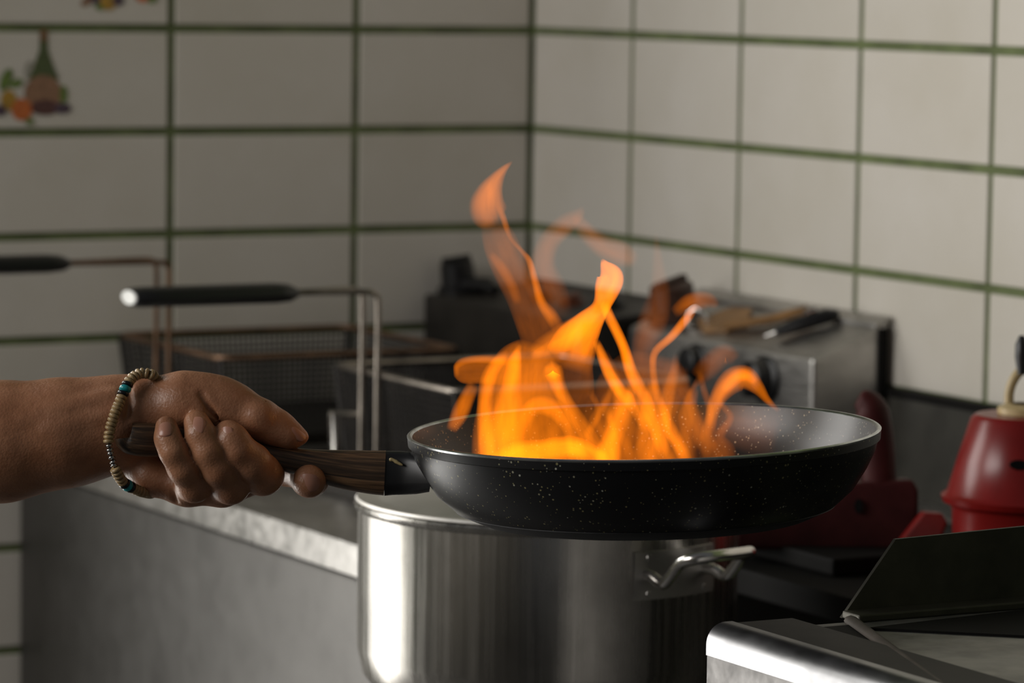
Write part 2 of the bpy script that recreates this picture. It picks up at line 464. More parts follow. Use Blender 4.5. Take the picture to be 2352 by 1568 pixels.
q.build('body', M_BLACK, lg, smooth=60)
q = MB(); q.tube([on_slope(-.044, -.588, .016), on_slope(-.036, -.594, .017)], [.0035, .003], 8); q.build('trigger', M_CHROME, lg, smooth=60)
q = MB(); q.tube([on_slope(-.066, -.575, .0075), on_slope(-.073, -.569, .0065)], [.003, .0022], 8); q.build('tip', M_CHROME, lg, smooth=60)
cl = empty('metal_clip', on_slope(-.064, -.44), 'little bright metal clip standing on the near fryer head', 'clip')
q = MB(); q.tube([on_slope(-.070, -.432, .001), on_slope(-.070, -.432, .014), on_slope(-.066, -.438, .018), on_slope(-.062, -.443, .012), on_slope(-.058, -.448, .001)], .0022, 8)
q.build('wire_loop', M_CHROME, cl, smooth=60)
q = MB(); q.box((-.0695, -.447, 0), (-.0575, -.433, .003)); q.v = [on_slope(v[0], v[1], v[2]) for v in q.v]; q.build('foot_plate', M_CHROME, cl)

# ------------------------------------------------------------------ fryer baskets
def basket(x0, x1, y0, y1, zr, zb, hy, hz, gx0, gx1, wx, label, frame_mat, rim_mat):
    root = empty('fryer_basket', ((x0+x1)/2, (y0+y1)/2, zb), label, 'fryer basket', 'fryer baskets hung over the oil')
    q = MB()
    ti = .008                                # taper towards the bottom
    rim = [(x0, y0, zr), (x1, y0, zr), (x1, y1, zr), (x0, y1, zr)]
    bot = [(x0+ti, y0+ti, zb), (x1-ti, y0+ti, zb), (x1-ti, y1-ti, zb), (x0+ti, y1-ti, zb)]
    def loop(c, r):
        pts = []
        for i in range(4):
            a = np.array(c[i]); pv = np.array(c[i-1]); nx = np.array(c[(i+1) % 4])
            u1 = (pv-a)/np.linalg.norm(pv-a); u2 = (nx-a)/np.linalg.norm(nx-a)
            pts += [a+u1*.012, a+(u1+u2)*.0035, a+u2*.012]
        return MB().tube(pts, r, 8, closed=True)
    loop(rim, .0030).build('rim_wire', rim_mat, root, smooth=60)
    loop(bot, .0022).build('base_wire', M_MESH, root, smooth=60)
    # woven mesh: four walls and the floor
    pitch = .0056; r = .0008; ms = MB()
    def bar(a, b_): ms.tube([a, b_], r, 4, cap=False)
    for (a, b_, c, d) in ((rim[0], rim[1], bot[0], bot[1]), (rim[1], rim[2], bot[1], bot[2]), (rim[2], rim[3], bot[2], bot[3]), (rim[3], rim[0], bot[3], bot[0])):
        a, b_, c, d = map(np.array, (a, b_, c, d))
        n = int(np.linalg.norm(b_-a)/pitch)
        for i in range(1, n):
            f = i/n; bar(a+(b_-a)*f, c+(d-c)*f)
        n = int(np.linalg.norm(c-a)/pitch)
        for i in range(1, n):
            f = i/n; bar(a+(c-a)*f, b_+(d-b_)*f)
    a, b_, c, d = map(np.array, bot)
    for p0, p1, p2, p3 in ((a, b_, d, c), (a, d, b_, c)):
        n = int(np.linalg.norm(p1-p0)/pitch)
        for i in range(1, n):
            f = i/n; bar(p0+(p1-p0)*f, p2+(p3-p2)*f)
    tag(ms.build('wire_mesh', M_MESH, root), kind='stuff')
    for cx_, cy_, bx_, by_ in ((x0, y0, x0+ti, y0+ti), (x0, y1, x0+ti, y1-ti), (x1, y0, x1-ti, y0+ti), (x1, y1, x1-ti, y1-ti)):
        MB().tube([(cx_, cy_, zr), (bx_, by_, zb)], .0020, 6).build('corner_wire', M_MESH, root, smooth=60)
    # two wires up the front wall, bent over to the grip
    for s in (-1, 1):
        yw = hy+s*.0150
        pts = [(wx, yw, zb+.003), (wx, yw, zr), (wx, yw, hz-.012), (wx-.003, yw, hz-.003), (wx-.011, yw, hz),
               (gx1+.03, hy+s*.008, hz), (gx1+.006, hy+s*.004, hz), (gx1-.03, hy+s*.004, hz)]
        MB().tube(smooth_path(pts, 40), .0026, 8).build('handle_wire', frame_mat, root, smooth=60)
    # black grip: flattened bar with bevelled ends
    gp = MB(); L = gx1-gx0
    st = [(0, .0078), (.008, .0098), (.02, .0100), (L-.022, .0100), (L-.008, .0085), (L, .0045)]
    gp.tube([(gx0+a, hy, hz) for a, _ in st], [b_ for _, b_ in st], 12, sq=(2.2, .88))
    gr = gp.build('grip', M_BLACK, root, smooth=35)
    e = MB(); e.tube([(gx0-.0012, hy, hz), (gx0+.0006, hy, hz)], [.0070, .0074], 12, sq=(2.15, .84)); e.build('end_highlight', simple('highlit_grip_end', (.72, .72, .70), .3), gr, smooth=35)  # white disc on the black grip: the end's highlight put into the colour
    return root
basket(-.428, -.200, -.655, -.428, .965, .884, -.505, 1.037, -.655, -.503, -.4325, 'steel mesh fryer basket with black grip, hanging in front near the flames', M_WIRE, M_WIRE)
basket(-.468, -.225, -.275, -.035, .957, .884, -.150, 1.037, -.740, -.5675, -.4725, 'browned mesh fryer basket against the tiled wall, its black grip cut by the picture edge', M_RUST, M_RUST)
hk = MB(); hk.box((-.464, -.5015, CZ+.022), (-.456, -.4935, CZ+.072)); hk.box((-.464, -.5015, CZ+.067), (-.440, -.4935, CZ+.072))
hk.build('corner_glint_post', M_CHROME, frA, bevel=.002)  # added bright post, stands in for the highlight on the tank corner

# ------------------------------------------------------------------ stove in front at the right
SX, SZ, SY = -.774, .95, -1.62
stv = empty('gas_stove', (-.45, -2.2, 0), 'stained steel gas stove with rounded front edge, close to the camera', 'stove')
r_ = .012
prof = [(SX, .12), (SX, SZ-r_-.004), (SX+.003, SZ-.006), (-.30, SZ-.006), (-.30, .12)]
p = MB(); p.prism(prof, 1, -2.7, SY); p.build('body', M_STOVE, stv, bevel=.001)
prof = [(SX-.0006, SZ-r_-.006)]
for i in range(11):
    a = math.pi - i*math.pi/20
    prof.append((SX-.0006+r_+r_*math.cos(a), SZ-r_+r_*math.sin(a)))
prof += [(SX+r_+.004, SZ), (SX+r_+.004, SZ-.005), (SX+.004, SZ-.0055), (SX+.0004, SZ-r_-.006)]
p = MB(); p.prism(prof, 1, -2.7, SY-.0006); p.build('rolled_edge', M_EDGE, stv, smooth=40)
p = MB(); p.box((SX+r_+.004, -2.69, SZ-.0058), (SX+.056, SY-.001, SZ-.0008)); p.build('front_ledge', M_LEDGE, stv, bevel=.0008)
p = MB(); p.box((SX+.05, -2.66, 0), (-.33, SY-.04, .12)); p.build('plinth', M_IRON, stv)
# inner rail and sunken hob tray
M_RAIL = simple('greasy_rail', (.10, .085, .07), .7, metal=.2, var=.3)
M_HOB = steel('hob_top_steel', .42, rough=(.4, .6), stretch=(10, 10, 10), smudge=.4)
p = MB(); p.tube([(SX+.088, SY-.012, SZ-.003), (SX+.047, SY-.125, SZ-.003), (SX+.020, SY-.20, SZ-.003)], [.004, .0034, .003], 8, sq=(1, .8)); p.build('tray_edge', M_RAIL, stv, smooth=60)
p = MB(); p.box((SX+.055, -2.6, SZ-.006), (-.34, SY-.03, SZ-.0045)); p.build('hob_plate', M_HOB, stv)
p = MB(); p.prism([(-.690, -1.655), (-.40, -1.62), (-.36, -1.62), (-.36, -1.78), (-.52, -1.80)], 2, SZ-.0046, SZ-.0030); p.build('burner_well', M_IRON, stv)
p = MB(); p.prism([(SX+.050, SY-.02), (SX+.082, SY-.02), (SX+.045, SY-.125), (SX+.030, SY-.17), (SX+.022, SY-.17)], 2, SZ-.0062, SZ-.0036); p.build('drip_tray', M_IRON, stv)
# upright splash guard at the far end
gd = MB()
gpl = [(-.676, SZ-.006), (-.640, SZ+.0375), (-.30, SZ+.046), (-.30, SZ-.006)]
gd.prism(gpl, 1, SY+.012, SY+.0145); gd.build('splash_guard', M_GUARD, stv)
gd = MB(); gd.box((-.676, SY-.006, SZ-.006), (-.30, SY+.012, SZ-.0015)); gd.build('guard_flange', M_GUARD, stv, bevel=.001)

# ------------------------------------------------------------------ shelf behind, maroon machine, red canister
sh = MB(); sh.box((-.40, -1.60, .855), (-.0125, -.925, .875)); sh.box((-.38, -1.58, 0), (-.35, -1.55, .855)); sh.box((-.06, -1.58, 0), (-.03, -1.55, .855))
sh.box((-.38, -.97, 0), (-.35, -.94, .855)); sh.box((-.06, -.97, 0), (-.03, -.94, .855))
tag(sh.build('side_table', M_IRON, bevel=.002), 'low dark side table along the tiled wall, between counter and stove', 'table')
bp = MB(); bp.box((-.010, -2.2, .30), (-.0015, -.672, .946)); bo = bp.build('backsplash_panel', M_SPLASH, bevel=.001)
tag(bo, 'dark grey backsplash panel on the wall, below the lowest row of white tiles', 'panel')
bp = MB(); bp.box((-.0112, -2.2, .946), (-.0012, -.672, .9535)); bp.build('dark_gap_strip', M_IRON, bo)  # black strip painted in for the dark gap along the panel's top
mc = empty('kitchen_machine', (-.29, -1.05, .875), 'dark maroon metal machine with bolt hole, half hidden behind the frying pan', 'machine')
p = MB()
def atd(px, py, d): return at(px, py, d)
fr = [(1690, 1228), (1700, 1208), (1800, 1160), (1900, 1112), (2098, 1100), (2110, 1125), (2110, 1262), (1690, 1262)]
n = len(fr)
A = [atd(x, y, 2.822) for x, y in fr]; B = [v+FWD*.045 for v in A]
p.add(A+B, [tuple(range(n)), tuple(range(n, 2*n))[::-1]]+[(i, (i+1) % n, n+(i+1) % n, n+i) for i in range(n)])
body = p.build('body', M_MAROON, mc, bevel=.003)
p = MB(); p.tube([atd(1972, 1162, 2.819), atd(1972, 1162, 2.825)], [.0040, .0040], 14, sq=(.8, 1.4)); p.build('bolt_hole', M_HOLE, body)
p = MB(); p.box((-.36, -1.12, .8752), (-.20, -.99, .8885)); p.build('base', M_IRON, mc, bevel=.002)
pts = [atd(2020, 1110, 2.835), atd(2012, 1000, 2.835), atd(1998, 935, 2.835), atd(1972, 915, 2.835)]
MB().tube(smooth_path(pts, 16), [.013]*10+[.012, .011, .010, .009, .008, .006], 12).build('upright', M_MAROON, mc, smooth=60)

cn = empty('red_canister', tuple(at(2345, 1250, 2.75)), 'red tapered canister with ring, cream neck and black cap behind the guard', 'canister')
ax = at(2345, 1250, 2.75); k_ = 2.75/FPX
M = Matrix.Translation(Vector(ax))
def PZ(py): return (1250-py)*k_
ZB = .8752-ax[2]
p = MB(); p.lathe([(0, ZB), (138*k_, ZB), (158*k_, PZ(1222)), (160*k_, PZ(1170)), (164*k_, PZ(1160)), (182*k_, PZ(1152)), (186*k_, PZ(1138)), (172*k_, PZ(1128)),
                   (150*k_, PZ(1050)), (122*k_, PZ(960)), (112*k_, PZ(950)), (30*k_, PZ(948)), (0, PZ(948))], 56, M)
rb = p.build('body', M_RED, cn, smooth=40)
p = MB(); p.lathe([(30*k_, PZ(948)), (62*k_, PZ(948)), (62*k_, PZ(934)), (44*k_, PZ(925)), (30*k_, PZ(925))], 32, M); p.build('collar', M_CREAM, cn, smooth=50)
pts = [at(2345-x, y, 2.75) for x, y in ((26, 940), (27, 905), (18, 875), (0, 852), (-26, 848), (-46, 866), (-52, 900), (-50, 940))]
MB().tube(smooth_path(pts, 24), 11*k_, 12).build('carry_handle', M_CREAM, cn, smooth=60)
pts = [at(2347, y, 2.73) for y in (860, 820, 790, 770)]
MB().tube(pts, [10*k_, 16*k_, 15*k_, 6*k_], 16).build('cap', M_BLACK, cn, smooth=60)
q = MB(); a0 = at(2318, 1062, 2.75)-FWD*.047
q.tube([a0-FWD*.007, a0+FWD*.003], .0046, 10, sq=(1.5, .8)); q.build('port', M_HOLE, rb)
# red block on the table beside it
rbk = MB(); A = [at(x, y, 2.78) for x, y in ((2070, 1265), (2070, 1240), (2122, 1175), (2166, 1178), (2178, 1200), (2150, 1265))]; B = [v+FWD*.02 for v in A]; n = len(A)
rbk.add(A+B, [tuple(range(n)), tuple(range(n, 2*n))[::-1]]+[(i, (i+1) % n, n+(i+1) % n, n+i) for i in range(n)])
rbk.build('foot', M_RED, cn, bevel=.002)

# ------------------------------------------------------------------ stock pot on a low burner
PC = at(1260, 1150, 2.65); kp = 2.65/FPX
RP = 437*kp
zrim = PC[2]; zbase = zrim-.136
pot = empty('stock_pot', (PC[0], PC[1], zbase), 'large brushed steel stock pot under the frying pan', 'pot')
M = Matrix.Translation(Vector((PC[0], PC[1], zbase)))
H = .136
p = MB(); p.lathe([(0, 0), (RP-.024, 0), (RP-.013, .004), (RP-.004, .016), (RP, .034), (RP, H-.006), (RP+.0022, H-.004), (RP+.003, H-.0015), (RP+.0018, H),
                   (RP-.002, H-.001), (RP-.0025, .036), (RP-.014, .008), (0, .004)], 96, M)
p.build('body', M_POT, pot, smooth=40)
p = MB(); p.lathe([(RP-.030, -.004), (RP-.017, -.002), (RP-.012, .0035), (RP-.024, .0), (RP-.030, 0)], 96, M, closed=True); p.build('base_plate', M_POT, pot, smooth=40)
def pot_az(px):                              # direction on the pot towards a pixel column, front side
    s = (px-1260)*kp/RP
    back = -FWD*np.array([1, 1, 0]); back /= np.linalg.norm(back)
    rr = RGT*np.array([1, 1, 0]); rr /= np.linalg.norm(rr)
    return back*math.sqrt(1-s*s)+rr*s, np.cross(np.array([0, 0, 1.0]), back*math.sqrt(1-s*s)+rr*s)
pc2 = np.array([PC[0], PC[1], zbase])
def pot_handle(nrm, tan):
    up = np.array([0, 0, 1.0])
    pl = MB(); vs = []; fs = []; na, nb = 10, 2
    ang0 = .275
    for i in range(na+1):
        a = -ang0+2*ang0*i/na
        d = nrm*math.cos(a)+tan*math.sin(a)
        for z_ in (.0865, .119):
            vs += [pc2+d*(RP+.0002)+up*z_, pc2+d*(RP+.0016)+up*z_]
    for i in range(na):
        b0 = i*4; b1 = b0+4
        fs += [(b0+1, b1+1, b1+3, b0+3), (b0, b0+2, b1+2, b1), (b0, b1, b1+1, b0+1), (b0+2, b0+3, b1+3, b1+2)]
    fs += [(0, 1, 3, 2), (na*4, na*4+2, na*4+3, na*4+1)]
    pl.add(vs, fs); plate = pl.build('handle_plate', M_PLATE, pot, smooth=40)
    for a in (-.19, .19):
        for z_ in (.0905, .115):
            d = nrm*math.cos(a)+tan*math.sin(a); c0 = pc2+d*(RP+.001)+up*z_
            MB().tube([c0, c0+d*.0012], [.0028, .002], 10).build('rivet', M_PLATE, plate)
    def P(s, o, z_): 
        d = nrm*math.cos(s/RP)+tan*math.sin(s/RP); return pc2+d*(RP+o)+up*z_
    hw = .0265
    zz = .1035
    pts = [P(-hw, .0005, zz), P(-hw, .008, zz-.0005), P(-hw+.001, .019, zz-.0035), P(-hw+.002, .027, zz+.003), P(-hw+.004, .035, zz+.0125), P(-hw+.008, .0455, zz+.0165),
           P(-hw+.018, .051, zz+.018), P(hw-.018, .051, zz+.018), P(hw-.008, .0455, zz+.0165), P(hw-.004, .035, zz+.0125), P(hw-.002, .027, zz+.003), P(hw-.001, .019, zz-.0035), P(hw, .008, zz-.0005), P(hw, .0005, zz)]
    MB().tube(smooth_path(pts, 70), .0041, 12).build('handle', M_CHROME, pot, smooth=60)
pot_handle(*pot_az(1545))
pot_handle(*[-v for v in pot_az(1545)])
lid = empty('pot_lid', (PC[0], PC[1], zrim), 'round steel lid lying on the stock pot', 'lid')
M = Matrix.Translation(Vector((PC[0], PC[1], zrim)))
p = MB(); p.lathe([(RP+.0010, .0003), (RP+.0022, .0014), (RP+.0010, .0030), (RP-.004, .0032), (RP-.012, .0012), (RP-.016, .0022), (RP-.030, .0062), (RP-.070, .0105), (0, .0125),
                   (0, .0115), (RP-.070, .0095), (RP-.030, .0052), (RP-.017, .0008), (RP-.010, .0004)], 96, M, closed=False)
p.build('dish', M_POTLID, lid, smooth=35)
bs = empty('burner_stand', (PC[0], PC[1], 0), 'low dark iron burner stand under the stock pot', 'burner')
p = MB(); p.lathe([(RP-.010, zbase-.012), (RP-.010, zbase-.0045), (RP-.040, zbase-.0045), (RP-.040, zbase-.012)], 48, Matrix.Translation(Vector((PC[0], PC[1], 0))), closed=True); p.build('ring', M_IRON, bs)
for i in range(4):
    a = math.pi/4+i*math.pi/2; dx, dy = math.cos(a)*(RP-.025), math.sin(a)*(RP-.025)
    MB().tube([(PC[0]+dx, PC[1]+dy, 0), (PC[0]+dx, PC[1]+dy, zbase-.010)], .011, 8).build('leg', M_IRON, bs)

# ------------------------------------------------------------------ frying pan
RPAN = 544*DH/FPX
pc = at(1478.5, 987, DH)
tilt = math.radians(2.05)
Mz = np.array([0, 0, 1.0])
axis = Mz*math.cos(tilt) - RGT*math.sin(tilt); axis /= np.linalg.norm(axis)
M = Vector(axis).to_track_quat('Z', 'Y').to_matrix().to_4x4(); M.translation = Vector(pc)
D = .0505
pan = empty('frying_pan', tuple(pc-axis*D), 'black speckled frying pan with dark wooden handle, flames inside, held over the pot', 'frying pan')
R = RPAN
outp = [(0, -D), (R-.052, -D), (R-.040, -D+.0012), (R-.0265, -D+.007), (R-.0160, -D+.0165), (R-.0085, -D+.028), (R-.0035, -.0125), (R-.0020, -.0064), (R-.0006, -.0058), (R-.0002, -.0012)]
inp = [(R-.0030, -.0008), (R-.0050, -.0100), (R-.0105, -D+.027), (R-.0195, -D+.0165), (R-.031, -D+.0085), (R-.044, -D+.0042), (R-.060, -D+.0034), (0, -D+.0034)]
rimp = [(R-.0002, -.0012), (R+.0000, -.0003), (R-.0008, .0004), (R-.0020, .0003), (R-.0030, -.0008)]
def lat(prof, name, mat, par=pan, n=128):
    return MB().lathe(prof, n, M).build(name, mat, par, smooth=50)
lat(outp, 'outer_wall', M_PANOUT); lat(inp, 'cooking_surface', M_PANIN); lat(rimp, 'rim', M_RIM)
lat([(0, -D-.0007), (R-.050, -D-.0007), (R-.0405, -D+.0004), (R-.0268, -D+.0064), (R-.0270, -D+.0070)], 'base', M_BASE)

# handle: lofted dark wood bar (centre px, py, half height px, half depth mm, twist of the top edge)
secs = [(296, 1004, 33, 7, 15), (300, 1006, 37, 9, 15), (330, 1009, 39, 10, 14), (380, 1011, 38, 10, 10.5), (450, 1017, 33, 10, 7), (520, 1028, 29, 10.5, 5), (590, 1041, 27, 11, 3),
        (650, 1053, 28, 11.5, 1), (720, 1067, 36, 12, .5), (790, 1078, 45, 12.5, 0), (850, 1084, 50, 13, 0), (884, 1086, 52, 13, 0)]
def loft(secs, name, mat, par, ncs=28, pw=3.2, grain=True):
    vs = []; fs = []; gr = []
    S = smooth_path(secs, len(secs)*4)
    for i, (px, py, hh, hd, t0) in enumerate(S):
        a_ = np.array(S[max(i-1, 0)][:2]); b_ = np.array(S[min(i+1, len(S)-1)][:2]); tg = b_-a_; tg /= np.linalg.norm(tg)
        nx, ny = -tg[1], tg[0]
        for k in range(ncs):
            a = 2*math.pi*k/ncs
            c, s = math.cos(a), math.sin(a)
            c = math.copysign(abs(c)**(2/pw), c); s = math.copysign(abs(s)**(2/pw), s)
            vs.append(HL(px+nx*hh*s, py+ny*hh*s, t0+hd*c)); gr.append(((px*2.52e-4), c*hd/1000, s*hh*2.52e-4))
    N = len(S)
    for i in range(N-1):
        for k in range(ncs):
            fs.append((i*ncs+k, i*ncs+(k+1) % ncs, (i+1)*ncs+(k+1) % ncs, (i+1)*ncs+k))
    fs += [tuple(range(ncs))[::-1], tuple(range((N-1)*ncs, N*ncs))]
    me = bpy.data.meshes.new(name); me.from_pydata([tuple(v) for v in vs], [], fs); me.update()
    bm = bmesh.new(); bm.from_mesh(me); bmesh.ops.recalc_face_normals(bm, faces=bm.faces); bm.to_mesh(me); bm.free()
    if grain:
        at_ = me.attributes.new('grain', 'FLOAT_VECTOR', 'POINT'); at_.data.foreach_set('vector', np.array(gr, np.float32).ravel())
    for p_ in me.polygons: p_.use_smooth = True
    me.set_sharp_from_angle(angle=math.radians(40)); me.materials.append(mat)
    o = bpy.data.objects.new(name, me); COL.objects.link(o); attach(o, par); return o
hdl = loft(secs, 'handle', M_WOOD, pan)
soc = loft([(880, 1087, 52, 12.5, 0), (900, 1086, 51, 12.5, 0), (930, 1086, 50, 14, 0), (965, 1088, 46, 19, 0), (992, 1092, 38, 24, 0)], 'handle_socket', M_BLACK, pan, grain=False, pw=3.6)
M_SAUCE = simple('dried_sauce', (.34, .26, .12), .5)
MB().tube(smooth_path([HL(894, 1055, 13.5), HL(903, 1056, 13.9), HL(915, 1063, 14.6), HL(925, 1068, 15.4)], 9), [.0006, .0012, .0011, .0009, .0012, .0010, .0009, .0008, .0004], 6).build('sauce_drip', M_SAUCE, pan, smooth=60)

# ------------------------------------------------------------------ hand and forearm, one continuous skin
S1 = FPX/DH/1000.0                           # pixels per millimetre at the handle
def L(px, py, t): return np.array([(px-500)/S1, (1000-py)/S1, t])
step = 1.15
ox, oy, oz = -330.0, -66.0, -86.0
nx, ny, nz = int(402/step), int(114/step), int(132/step)
gx = (ox+step*np.arange(nx)).astype(np.float32)[:, None, None]
gy = (oy+step*np.arange(ny)).astype(np.float32)[None, :, None]
gz = (oz+step*np.arange(nz)).astype(np.float32)[None, None, :]
def cone(a, ra, b, rb, sub=None):
    """signed distance to a tapered capsule; works on a sub-box of the grid for speed"""
    a = np.asarray(a, np.float32); b = np.asarray(b, np.float32); d = b-a; dd = float(d@d)+1e-6
    X = gx-a[0]; Y = gy-a[1]; Z = gz-a[2]
    h = np.clip((X*d[0]+Y*d[1]+Z*d[2])/dd, 0, 1)
    return np.sqrt((X-h*d[0])**2+(Y-h*d[1])**2+(Z-h*d[2])**2)-(ra+(rb-ra)*h)
def smin(a, b, k):
    h = np.clip(.5+.5*(b-a)/k, 0, 1)
    return b+(a-b)*h-k*h*(1-h)
def smax(a, b, k): return -smin(-a, -b, k)
def chain(pts, k=3.0):
    F = None
    for (a, ra), (b, rb) in zip(pts[:-1], pts[1:]):
        c = cone(a, ra, b, rb); F = c if F is None else smin(F, c, k)
    return F
px = 1/S1
# forearm (two bones side by side make the oval section) and wrist
F = chain([(L(-770, 1092, -22), 168*px), (L(-300, 1040, -12), 150*px), (L(0, 1013, -8), 131*px), (L(140, 993, -7), 118*px), (L(255, 972, -8), 102*px), (L(315, 958, -10), 92*px)], 10)
F = smin(F, chain([(L(0, 1060, -20), 80*px), (L(180, 1030, -24), 70*px), (L(300, 1010, -26), 66*px)], 8), 12)
# palm mass behind the handle, heel, ball of the thumb
F = smin(F, chain([(L(300, 965, -18), 82*px), (L(380, 1010, -40), 84*px), (L(480, 1030, -42), 70*px), (L(560, 1020, -42), 56*px)], 12), 12)
F = smin(F, chain([(L(325, 1035, -16), 50*px), (L(338, 1075, -16), 54*px), (L(400, 1105, -22), 50*px)], 8), 7)
F = smin(F, chain([(L(345, 1098, -6), 42*px), (L(430, 1116, -4), 42*px), (L(510, 1118, -4), 41*px), (L(575, 1098, -8), 42*px)], 8), 7)
F = smin(F, cone(L(328, 968, 4), 24*px, L(352, 972, 5), 24*px), 4)
TH_ = chain([(L(345, 938, -2), 70*px), (L(425, 928, 2), 70*px), (L(500, 927, 2), 62*px)], 8)
F = smin(F, TH_, 9)
TB = chain([(L(480, 929, 2), 62*px), (L(545, 945, 3), 57*px), (L(600, 966, 4), 47*px), (L(640, 985, 5), 41*px), (L(670, 999, 6), 31*px), (L(696, 1003, 6), 14*px)], 4)
F = smin(F, TB, 8)
# web between thumb and index, behind
F = smin(F, chain([(L(520, 960, -22), 46*px), (L(585, 1000, -34), 40*px)], 6), 8)
# fingers: knuckle (behind) - middle joint (below) - end joint - tip
def finger(F, pts, kf=4, kj=2.2):
    return smin(F, chain(pts, kf), kj)
KN = [  # pinky, ring, middle, index
    [(L(372, 1085, -34), 40*px), (L(408, 1118, -8), 37*px), (L(452, 1108, 14), 40*px), (L(430, 1070, 26), 35*px), (L(409, 1033, 31), 30.5*px), (L(396, 1003, 30), 28.5*px), (L(391.5, 978, 26), 25.5*px)],
    [(L(440, 1085, -40), 42*px), (L(492, 1118, -12), 41*px), (L(534, 1110, 12), 42*px), (L(511, 1072, 25), 38.5*px), (L(488, 1032, 30), 34.5*px), (L(470, 995, 29), 33*px), (L(460, 969, 25), 30*px)],
    [(L(510, 1065, -42), 42*px), (L(565, 1090, -14), 43*px), (L(606, 1088, 8), 46*px), (L(583, 1058, 21), 42*px), (L(556, 1030, 27), 36.5*px), (L(540, 1005, 27), 34.5*px), (L(530.5, 993, 24), 31*px)],
    [(L(570, 1030, -42), 42*px), (L(650, 1078, -36), 41*px), (L(702, 1092, -20), 41*px), (L(711, 1098, -2), 42*px), (L(713, 1103, 12), 38*px)],
]
FG = None
for kn in KN:
    c = chain(kn, 4); FG = c if FG is None else smin(FG, c, .7)
F = smin(F, FG, 1.5)
# knuckle lumps and wrist tendons
for p_, r, kk in ((L(447, 1118, 15), 24*px, 5), (L(532, 1122, 13), 26*px, 5), (L(606, 1098, 12), 29*px, 5), (L(598, 955, 12), 33*px, 7)):
    F = smin(F, cone(p_, r, p_+np.array([.1, 0, 0]), r), kk)
for a, b, r in ((L(60, 965, 19), L(268, 905, 13.5), 2.6), (L(120, 985, 19.5), L(280, 940, 16.5), 2.4)):
    F = smin(F, cone(a, r, b, r*.8), 7)
# creases cut in: ball of thumb, thumb joint, palm lines, finger joints
def groove(F, pts, r=.9, k=2.0):
    return smax(F, -chain([(p_, r) for p_ in pts], 1.0), k)
F = groove(F, [L(468, 905, 19.5), L(486, 935, 18.5), L(510, 962, 14.5), L(536, 978, 8)], 1.3, 3.2)
F = groove(F, [L(296, 885, 9), L(306, 920, 15), L(300, 955, 17.5)], 1.0, 3.5)
for a, b in ((L(610, 925, 12.0), L(592, 985, 15.0)), (L(618, 935, 12.0), L(603, 985, 15.0)), (L(604, 930, 12.0), L(583, 975, 15.5))):
    F = groove(F, [a, (a+b)/2+np.array([0, 0, 2.0]), b], .35, 1.5)
for (jx, jy, jt, w_) in ((410, 1036, 36.5, 16), (407, 1028, 36.3, 15), (489, 1034, 36.4, 18), (486, 1026, 36.2, 17), (558, 1034, 33.6, 19), (554, 1025, 33.4, 18), (444, 1096, 26, 18), (525, 1098, 25, 20)):
    F = groove(F, [L(jx-w_, jy-3, jt-2.2), L(jx, jy+2, jt), L(jx+w_, jy-5, jt-2.2)], .30, 1.2)
F = groove(F, [L(405, 1150, 2), L(398, 1120, 9), L(402, 1090, 8)], 1.0, 2.5)

def surface_nets(F, o, s):
    nx, ny, nz = F.shape; sg = F < 0
    cnt = np.zeros((nx-1, ny-1, nz-1), np.float32); acc = np.zeros((nx-1, ny-1, nz-1, 3), np.float32)
    quads = []
    for ax in range(3):
        a = [slice(None)]*3; b = [slice(None)]*3; a[ax] = slice(0, -1); b[ax] = slice(1, None)
        fa, fb = F[tuple(a)], F[tuple(b)]; cr = sg[tuple(a)] != sg[tuple(b)]
        idx = np.argwhere(cr)
        va, vb = fa[cr], fb[cr]; t = va/(va-vb)
        p_ = idx.astype(np.float32); p_[:, ax] += t
        o1, o2 = [i for i in range(3) if i != ax]
        for d1 in (0, -1):
            for d2 in (0, -1):
                c = idx.copy(); c[:, o1] += d1; c[:, o2] += d2
                ok = ((c >= 0) & (c < np.array(cnt.shape))).all(1)
                ci = tuple(c[ok].T)
                np.add.at(cnt, ci, 1); np.add.at(acc, ci, p_[ok])
        quads.append((ax, o1, o2, idx, sg[tuple(a)][cr]))
    ids = -np.ones(cnt.shape, np.int64); mk = cnt > 0
    ids[mk] = np.arange(mk.sum()); V = acc[mk]/cnt[mk][:, None]
    Fs = []
    for ax, o1, o2, idx, ins in quads:
        ok = (idx[:, o1] > 0) & (idx[:, o2] > 0) & (idx[:, o1] < ids.shape[o1]) & (idx[:, o2] < ids.shape[o2])
        idx = idx[ok]; c = []
        for d1, d2 in ((0, 0), (-1, 0), (-1, -1), (0, -1)):
            q_ = idx.copy(); q_[:, o1] += d1; q_[:, o2] += d2; c.append(ids[tuple(q_.T)])
        Fs.append(np.stack(c, 1))
    return V*s+np.array(o, np.float32), np.concatenate(Fs)
F[:2] = np.maximum(F[:2], .5)             # closed end, far outside the frame
V, Q = surface_nets(F, (ox, oy, oz), step)
H0 = at(500, 1000, DH)
Wv = H0 + (V[:, :1]*RGT + V[:, 1:2]*UPV - V[:, 2:3]*FWD)/1000.0
per = empty('person', tuple(HL(0, 1010, -8)), 'bare forearm and hand reaching in, fingers closed around the wooden pan handle', 'person')
me = bpy.data.meshes.new('body'); me.from_pydata(Wv.tolist(), [], Q.tolist()); me.update()
bm = bmesh.new(); bm.from_mesh(me)
bmesh.ops.recalc_face_normals(bm, faces=bm.faces)
for _ in range(2):
    bmesh.ops.smooth_vert(bm, verts=bm.verts, factor=.5, use_axis_x=True, use_axis_y=True, use_axis_z=True)
bm.to_mesh(me); bm.free()
for p_ in me.polygons: p_.use_smooth = True
me.materials.append(M_SKIN)
body = bpy.data.objects.new('body', me); COL.objects.link(body); attach(body, per)

